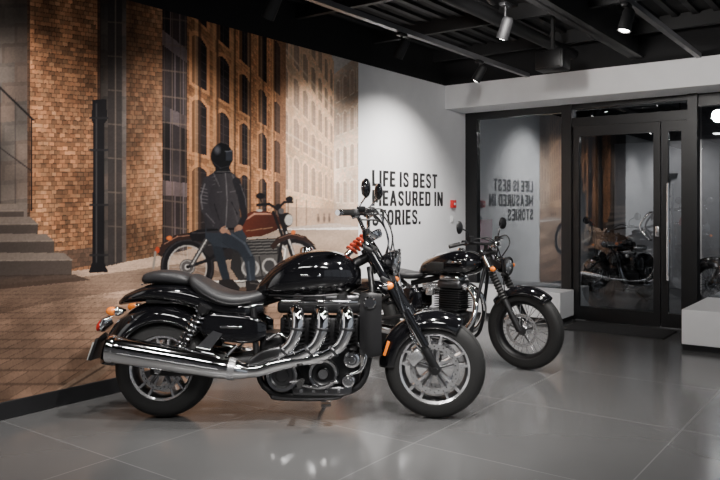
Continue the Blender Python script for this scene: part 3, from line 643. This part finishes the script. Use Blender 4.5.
def poly(pts,col,al=1,col2=None):
    px=[p[0] for p in pts];py=[p[1] for p in pts]; sl=bb(min(px),max(px),min(py),max(py))
    x=X[sl];y=Y[sl]; m=np.zeros(x.shape,bool); n=len(pts)
    for i in range(n):
        xa,ya=pts[i];xb,yb=pts[(i+1)%n]
        if ya==yb: continue
        c=((ya>y)!=(yb>y))&(x<(xb-xa)*(y-ya)/(yb-ya)+xa); m^=c
    cc=np.broadcast_to(col,x.shape+(3,))
    if col2 is not None:
        t=np.clip((x-min(px))/(max(px)-min(px)+1e-6),0,1)[...,None]; cc=col*(1-t)+col2*t
    put(sl,m.astype(float),cc,al)
def ell(cx,cy,rx,ry,col,al=1,soft=.0,w=None):
    sl=bb(cx-rx,cx+rx,cy-ry,cy+ry); x=X[sl];y=Y[sl]
    d=np.sqrt(((x-cx)/rx)**2+((y-cy)/ry)**2)
    if soft: m=np.clip((1-d)/soft,0,1)
    else: m=np.clip((1-d)*min(rx,ry)+.5,0,1)
    if w: m=m*np.clip((d-(1-w/min(rx,ry)))*min(rx,ry)+.5,0,1)
    put(sl,m,col,al)
def line(pts,w,col,al=1,w2=None):
    n=len(pts)-1
    for i in range(n):
        (xa,ya),(xb,yb)=pts[i],pts[i+1]; wa=w if w2 is None else w+(w2-w)*i/n; wb=w if w2 is None else w+(w2-w)*(i+1)/n
        W=max(wa,wb)
        sl=bb(min(xa,xb)-W,max(xa,xb)+W,min(ya,yb)-W,max(ya,yb)+W); x=X[sl];y=Y[sl]
        L2=(xb-xa)**2+(yb-ya)**2+1e-9; t=np.clip(((x-xa)*(xb-xa)+(y-ya)*(yb-ya))/L2,0,1)
        d=np.hypot(x-xa-t*(xb-xa),y-ya-t*(yb-ya)); ww=(wa+(wb-wa)*t)/2
        put(sl,np.clip(ww-d+.4,0,1),col,al)
def facade(x0,x1,yt0,yt1,yb0,yb1,col,rows,cols,mort=.72,jit=.2,wins=(),sh=(1,1),seed=0,rev=.62):
    sl=bb(x0,x1,min(yt0,yt1,V0),max(yb0,yb1)); x=X[sl];y=Y[sl]
    t=(x-x0)/(x1-x0); yt=yt0+(yt1-yt0)*t; yb=yb0+(yb1-yb0)*t; h0=yb0-yt0;h1=yb1-yt1
    a=t*h1/((1-t)*h0+t*h1); b=(y-yt)/(yb-yt); m=(t>=0)&(t<1)&(b>=0)&(b<=1)
    r=b*rows; ri=np.floor(r); c=a*cols+.5*(ri%2); ci=np.floor(c)
    mo=((r-ri)<.2)|((c-ci)<.10)
    k=(1+jit*(hsh(ri,ci,seed)-.5)*2)*(sh[0]+(sh[1]-sh[0])*t)*(.74+.52*vnoise(x/22,y/30,seed+2))
    k=np.where(mo,k*mort,k)
    cc=col*k[...,None]; hue=(hsh(ri,ci,seed+9)-.5)[...,None]*np.array([.08,.0,-.05]); cc=cc*(1+hue)
    put(sl,m.astype(float),cc)
    for (a0,a1,b0,b1,wc,lit) in wins:
        ra=(a1-a0)/2; am=(a0+a1)/2; arch=.014*np.clip(1-((a-am)/ra)**2,0,1)
        fr=m&(a>a0-.016)&(a<a1+.016)&(b>b0-.012-arch)&(b<b1+.008); put(sl,fr.astype(float),np.minimum(col*1.2,.95),.6)
        wm=m&(a>a0)&(a<a1)&(b>b0-arch)&(b<b1); g=(.8+.5*vnoise(x/6,y/9,seed+5)) if rev<.8 else np.ones(x.shape)
        put(sl,wm.astype(float),wc*g[...,None])
        bar=wm&((np.abs(a-am)<(a1-a0)*.05)|(np.abs(((b-b0)/(b1-b0)*5)%1-.5)>.45)); put(sl,bar.astype(float),np.minimum(wc*(1.8 if rev<.8 else 1.15),1),.8)
        rv=wm&(a<a0+(a1-a0)*.22); put(sl,rv.astype(float),col*rev,.9)
# ground paving
hz=205.
dy=np.maximum(Y-hz,3); gz=900/dy; gx=(X-330)/dy*9
ri=np.floor(gz*2.4); c=gx*1.1+.5*(ri%2); ci=np.floor(c)
mo=((gz*2.4-ri)<.14)|((c-ci)<.10)
fade=np.clip((Y-240)/60,0,1)
gcol=C(188,160,138)+(C(134,104,84)-C(188,160,138))*np.clip((Y-230)/90,0,1)[...,None]
gcol=gcol+(C(94,72,58)-gcol)*(np.clip((150-X)/220,0,1)*np.clip((Y-250)/60,0,1))[...,None]
k=(.93+.14*hsh(ri,ci)*fade)*(.82+.36*vnoise(X/30,Y/12,3)); k=np.where(mo,k*(1-.22*fade),k)
img[:]=gcol*k[...,None]
# pale hazy sky behind the street end, then the far buildings receding to the right
poly([(276,-95),(362,-95),(362,230),(276,230)],C(218,206,198))
PW2=C(156,128,110); WF=[]
for i in range(7):
    a0=.03+i*.14
    for b0,b1 in ((.10,.20),(.26,.36),(.42,.52),(.58,.68),(.74,.86)): WF.append((a0,a0+.075,b0,b1,PW2,0))
facade(278,334,-60,62,228,223,C(198,160,128),90,40,.95,.05,wins=WF,sh=(1,1.1),seed=4,rev=.86)
facade(334,362,74,52,223,227,C(210,180,156),60,12,.97,.03,wins=[(x,x+.13,b,b+.12,C(172,144,126),0) for x in (.08,.34,.60,.84) for b in (.08,.30,.52,.74)],sh=(1,1),seed=5,rev=.92)
for y0,y1 in ((40,110),(128,160)): line([(278,y0),(334,y1)],1.8,C(222,190,160),.7)
poly([(278,206),(362,210),(362,227),(278,229)],C(150,124,106),.6)
for (a,b) in ((288,226),(296,226),(306,225)): line([(a,200),(a,b)],1.1,C(80,62,52),.7)
for x in (318,324,329): ell(x,219,1.2,3.4,C(80,66,60),.8); ell(x,214.5,1,1.2,C(110,90,80),.8)
# receding brick row
D=C(34,29,29)
WN=[]
for a0,a1,tp in ((.04,.13,.28),(.20,.29,.26),(.38,.48,.22),(.58,.68,.2),(.78,.90,.18)):
    WN+=[(a0,a1,tp,.395,D,0),(a0,a1,.45,.57,D,0),(a0,a1,.62,.75,D,0),(a0,a1,.80,.97,D,0)]
facade(184,286,-150,20,250,227,C(168,114,76),96,40,.82,.17,wins=WN,sh=(.80,1.1),seed=1)
for x,w in ((196,3.5),(214,3),(232,2.6),(248,2.2),(261,2),(272,1.6)): line([(x,-90),(x,245-(x-184)*.2)],w,C(192,140,96),.55); line([(x+w,-90),(x+w,245-(x-184)*.2)],w*.8,C(56,40,32),.7)
poly([(276,-20),(286,10),(286,227),(276,229)],C(104,76,60),.6)
# window bay & dark recess
facade(160,187,-200,-150,256,250,C(40,34,34),6,3,1.9,.3,seed=3)
for y in range(-90,250,26): line([(162,y+4),(186,y+7)],1.6,C(96,80,70),.7)
for x in (164,172,180,185): line([(x,-95),(x,250)],1.2,C(86,72,62),.7)
facade(124,162,-200,-180,262,255,C(126,88,62),100,10,.74,.2,sh=(.72,1.08),seed=7)
facade(98,126,-200,-190,268,262,C(84,74,68),30,3,.92,.1,sh=(.55,.95),seed=8)
poly([(108,-95),(122,-95),(122,262),(108,265)],C(42,37,36),.8); line([(115,-95),(115,262)],1.4,C(96,84,74),.8)
for y in range(-80,260,34): line([(108,y),(122,y+1)],1.4,C(90,78,68),.7)
facade(26,100,-230,-200,276,268,C(150,102,70),112,14,.66,.26,sh=(1.05,.74),seed=2)
for y in (-40,50,140): line([(28,y),(99,y+3)],2.4,C(96,70,52),.45)
poly([(26,-95),(30,-95),(30,276),(26,276)],C(44,32,26),.7); poly([(97,-95),(101,-95),(101,268),(97,268)],C(38,28,24),.75)
poly([(22,255),(104,246),(104,262),(22,280)],C(66,53,46),.7)
# plaster wall + door at left with steps
facade(-160,27,-240,-230,300,276,C(88,76,68),26,7,.9,.06,sh=(.7,1),seed=6)
poly([(-120,-95),(-22,-95),(-22,210),(-120,210)],C(40,35,35),.85)
for x in (-118,-85,-54,-24): line([(x,-95),(x,208)],3,C(84,68,58))
for y in (-60,-5,50,105,160): line([(-120,y),(-22,y)],2.4,C(84,68,58))
line([(-160,-30),(0,88),(33,120)],2.2,C(24,20,20)); line([(-160,40),(0,148),(30,170)],1.2,C(24,20,20),.8)
for x in range(-150,30,15): line([(x,88+.72*x),(x,205)],.9,C(26,22,22),.7)
line([(31,118),(31,210)],2.0,C(22,18,18))
steps=[(206,24,13),(219,38,16),(236,54,18),(255,72,20)]
for i,(y,xr,h) in enumerate(steps):
    poly([(-160,y-2),(xr-8,y-2),(xr,y+5),(-160,y+7)],C(108,94,84))
    poly([(-160,y+7),(xr,y+5),(xr,y+h),(-160,y+h+6)],C(50,44,41),1,C(68,58,52))
    line([(-160,y+7),(xr,y+5)],1,C(136,120,106),.8)
poly([(-160,278),(74,274),(90,280),(-160,306)],C(54,43,37),.8)
# drainpipe
poly([(92,100),(106,99),(107,120),(104,124),(104,262),(108,272),(88,273),(92,262),(93,124),(91,120)],C(20,18,20)); line([(96,104),(96,262)],1.6,C(60,56,56),.8)
for y in (118,150,205,255): line([(90,y),(107,y)],2.2,C(32,30,31))
# kerb and street shade
poly([(-160,440),(40,400),(100,362),(112,366),(60,412),(-160,462)],C(150,126,106),.55); line([(40,405),(104,366)],2,C(60,46,38),.7)
poly([(-160,300),(90,276),(190,262),(230,275),(60,300),(-160,350)],C(56,42,34),.4)
for j in range(6):
    x0=-140+j*48; poly([(x0,300),(x0+16,298),(x0+70,430),(x0+40,436)],C(66,48,38),.14)
ell(235,290,95,12,C(44,33,28),.65,soft=.5)
# printed motorcycle
Kb=C(20,18,20); Sv=C(172,166,160); Md=C(90,86,84)
def pw(cx,cy,r,rx=None):
    rx=rx or r
    ell(cx,cy,rx,r,Kb,w=7.4); ell(cx,cy,rx-1.4,r-1.4,C(52,48,50),.7,w=1.4); ell(cx,cy,rx-7,r-7,Sv,.8,w=1.3)
    for k in range(20):
        a=2*math.pi*k/20; line([(cx,cy),(cx+(rx-8)*math.cos(a),cy+(r-8)*math.sin(a))],.5,Sv,.5)
    ell(cx,cy,8,8,C(60,58,58),.9); ell(cx,cy,7,7,Sv,.6,w=1); ell(cx,cy,2.8,2.8,Sv)
pw(187,267,29,27); pw(294,264,28,26)
poly([(157,253),(162,243),(175,235),(190,232.5),(208,236),(218,246),(208,245),(190,239),(176,241),(166,248),(161,257)],C(40,27,24))
line([(164,244),(177,236.5),(194,235)],1,C(170,120,96),.7)
ell(169,238,2.8,2.2,C(190,90,36)); ell(157,250,2.4,3.2,C(150,50,26)); line([(155,252),(153,268)],2.4,C(112,104,96))
poly([(188,233),(200,229),(230,230),(244,234),(240,240),(226,243),(192,241)],Kb); line([(192,233),(226,232)],1,C(80,74,74),.7)
poly([(204,241),(238,240),(240,258),(214,262),(204,252)],C(34,31,32)); line([(208,245),(234,244)],1,C(110,104,100),.6)
poly([(236,233),(240,219),(250,212),(264,210),(276,214),(281,221),(277,230),(262,236),(242,238)],C(98,42,28),1,C(50,24,19)); line([(243,221),(254,214),(270,214)],2,C(205,146,120),.75); line([(246,231),(272,227.5)],.9,C(180,150,112),.7); ell(259,210.5,3,1.5,Sv)
poly([(234,240),(278,238),(284,262),(276,281),(240,283),(230,268)],C(38,36,36))
for y in range(238,257,3): line([(246,y),(276,y-1)],1.2,C(132,127,121),.7)
poly([(240,257),(280,254),(281,274),(244,278)],C(70,67,65))
ell(250,268,9,9,Sv,.8); ell(250,268,7,7,Md); ell(250,268,3,3,Sv,.8); ell(269,266,7.5,8,Sv,.75); ell(269,266,5.4,6,C(50,48,48)); line([(259,257),(262,277)],1.4,C(30,28,28))
line([(276,242),(286,250),(284,268),(270,282),(240,285),(205,283),(166,278)],4.6,C(132,125,118)); line([(276,241),(285,249),(283,267),(269,280.5),(205,281.5),(168,277)],1.2,C(236,228,218))
line([(232,242),(208,260),(187,267)],3.4,Kb); line([(206,240),(192,264)],5,C(52,50,50)); line([(206,240),(192,264)],1.4,Sv)
line([(278,206),(284,228),(295,264)],5.0,Kb); line([(286,232),(297,264)],1.8,Sv); line([(273,212),(282,236),(278,262)],3,Kb)
poly([(270,246),(277,237),(291,232.5),(305,236),(316,246),(304,241),(292,238),(280,242),(273,250)],C(40,27,24)); line([(279,238),(291,234),(303,237)],1,C(150,110,90),.6)
line([(277,209),(269,204),(257,205)],2.8,Kb); line([(277,209),(284,202),(292,202)],2.4,Kb); line([(262,205),(260,198)],1.2,Kb); ell(260,196,4.4,3.2,Kb); ell(289,199,3.8,2.8,Kb)
ell(286,220,6.6,7.4,Kb); ell(288.5,220,4.2,5.6,C(160,155,148)); ell(293,232,2.2,2.2,C(190,90,36)); line([(226,284),(221,296)],2.2,Kb); ell(281,211,3,3,C(70,66,66))
# printed rider, half seated on the saddle
Jk=C(34,32,35); Jh=C(100,95,96); Dn=C(36,40,47); Dh=C(78,84,93); Sk=C(150,108,86)
line([(214,236),(220,258),(226,280)],11,C(30,34,40),1,8)
poly([(219,280),(232,279),(240,287),(239,291),(219,290)],C(30,26,26)); line([(219,291),(239,291.5)],1.3,C(96,88,80))
poly([(205,228),(240,226),(247,238),(240,250),(214,246),(205,238)],Dn,1,C(46,51,58))
line([(228,237),(243,248),(250,262),(251,284)],13.5,Dn,1,8.5); line([(231,234),(244,243),(251,255)],2.6,Dh,.55); line([(248,262),(250,280)],1.8,Dh,.45)
line([(222,242),(236,252)],1.0,C(24,28,34),.8); line([(244,262),(247,274)],1.0,C(24,28,34),.8); line([(246,258),(254,257)],.9,C(24,28,34),.7)
poly([(245,281),(257,280),(263,286),(268,290),(267,295),(246,294)],C(28,25,25)); line([(246,295),(267,295.5)],1.4,C(96,88,80)); line([(250,283),(258,284)],.9,C(110,104,98),.7)
poly([(207,177),(215,170.5),(229,170.5),(236,176),(240,188),(239,205),(241,229),(232,233),(207,233),(204,222),(205,205),(202,190)],Jk,1,C(56,52,54))
for j,y in enumerate((178,182,186)): line([(209,y),(215,y-2)],.8,Jh,.5)
line([(225,172),(227,200),(225,231)],1.1,C(112,108,108),.8); line([(207,230),(240,228.5)],2.4,C(16,15,17)); ell(226,229,1.6,1.3,C(150,144,136))
line([(232,175),(237.5,190)],1.6,Jh,.6); line([(213,173),(219,186)],1.2,Jh,.5); line([(231,202),(237,214)],1,C(18,16,18),.9); line([(214,204),(219,220)],1,C(18,16,18),.8)
line([(217,192),(221,192)],1,Jh,.6); line([(230,192),(235,191)],1,Jh,.6); line([(208,210),(213,226)],1.6,Jh,.3); line([(233,206),(238,224)],1.6,Jh,.25)
line([(208,181),(203.5,196),(205,210)],10,C(42,39,42),1,8.6); line([(205,210),(212,220),(221,228)],8.2,C(42,39,42),1,6.2); line([(204.5,184),(200.5,197),(202,209)],1.5,Jh,.75); line([(206,214),(214,223)],1.2,Jh,.6)
for y in (188,191.5,195,198.5,202): line([(200.5,y),(207,y+1.4)],.9,C(104,98,99),.75)
line([(236,181),(241,196),(243,208)],8,C(30,28,31),1,7.2); line([(243,208),(244,217),(240,225)],6.8,C(30,28,31),1,5.4); line([(240,184),(244.5,197),(246,207)],1.0,Jh,.7)
ell(223,230.5,3.6,3.0,Sk)
for k in range(4): line([(224+k*.9,229+k*1.1),(228+k*.7,230.5+k*1.2)],1.2,Sk)
line([(221.5,228),(225,226.2)],1.3,Sk); ell(239,227.6,3.2,2.8,Sk)
for k in range(4): line([(238,226.4+k*1.1),(234.4,228.2+k*1.2)],1.1,Sk)
poly([(215.5,166),(228.5,166),(231,173),(214,174)],C(22,21,23)); line([(215,172),(230,171.5)],1.2,Jh,.6)
ell(221.5,156.5,11,13.4,C(15,15,17)); ell(217,150,4.5,6,C(90,90,96),.7,soft=.7); poly([(225,151),(232.2,150.4),(232.4,160),(226,161)],C(36,38,44)); line([(225,151.5),(231.5,151)],1,C(120,120,126),.6); line([(212,162),(220,168),(230,166)],1,C(62,60,64),.6)
# grain, slight desaturation
gr=img.mean(2,keepdims=True); img=img*.93+gr*.07
img*= (.95+.10*vnoise(X/1.4,Y/1.4,11))[...,None]
img*= (.86+.28*vnoise(X/60,Y/60,12))[...,None]
img=np.clip(img,0,1)
lin=np.where(img<=.04045,img/12.92,((img+.055)/1.055)**2.4)
cxw=4.664; st,ct=.5934,.8049
us=np.linspace(-150,358,720); s=(us-360)/726; d=cxw/(st-ct*s); ys=d*(ct+st*s)
zs=np.linspace(.115,2.94,600)
Yw,Zw=np.meshgrid(ys,zs); Dd=np.broadcast_to(d,Yw.shape); Uu=np.broadcast_to(us,Yw.shape)
Vv=207-(Zw-1.38)*726/Dd
pi=np.clip(((Uu-U0)*S).round().astype(int),0,CW-1); pj=np.clip(((Vv-V0)*S).round().astype(int),0,CHh-1)
colr=lin[pj,pi]
nr,nc=Yw.shape
co=np.stack([np.full(Yw.shape,.004),Yw,Zw],-1).reshape(-1,3)
idx=np.arange(nr*nc).reshape(nr,nc)
q=np.stack([idx[:-1,:-1],idx[:-1,1:],idx[1:,1:],idx[1:,:-1]],-1).reshape(-1,4)
me=bpy.data.meshes.new('wall_mural'); me.vertices.add(nr*nc); me.vertices.foreach_set('co',co.ravel())
nf=len(q); me.loops.add(nf*4); me.loops.foreach_set('vertex_index',q.ravel().astype(np.int32)); me.polygons.add(nf)
me.polygons.foreach_set('loop_start',np.arange(0,nf*4,4,dtype=np.int32)); 
try: me.polygons.foreach_set('loop_total',np.full(nf,4,dtype=np.int32))
except Exception: pass
me.update(calc_edges=True)
ca=me.color_attributes.new('print','FLOAT_COLOR','POINT')
ca.data.foreach_set('color',np.concatenate([colr.reshape(-1,3),np.ones((nr*nc,1))],1).ravel().astype(np.float32))
m=bpy.data.materials.new('printed_mural'); m.use_nodes=True; N=m.node_tree.nodes; L=m.node_tree.links; b=N['Principled BSDF']
at=N.new('ShaderNodeVertexColor'); at.layer_name='print'
gm=N.new('ShaderNodeVectorMath'); gm.operation='SCALE'; gm.inputs['Scale'].default_value=1.05
L.new(at.outputs['Color'],gm.inputs[0]); L.new(gm.outputs['Vector'],b.inputs['Base Color']); b.inputs['Roughness'].default_value=.7
b.inputs['Specular IOR Level'].default_value=.1
me.materials.append(m)
ob=bpy.data.objects.new('wall_mural',me); COL.objects.link(ob)

# ------------------------------------------------------------------ world, camera
w=bpy.data.worlds.new('world'); scene.world=w; w.use_nodes=True
w.node_tree.nodes['Background'].inputs['Color'].default_value=(.80,.86,.95,1); w.node_tree.nodes['Background'].inputs['Strength'].default_value=.36
cd=bpy.data.cameras.new('camera'); cam=bpy.data.objects.new('camera',cd); COL.objects.link(cam)
cam.location=(4.664,0,1.38); cam.rotation_euler=(rad(90),0,rad(36.4)); cd.lens=36.3; cd.sensor_width=36; cd.shift_y=-33/720
scene.camera=cam
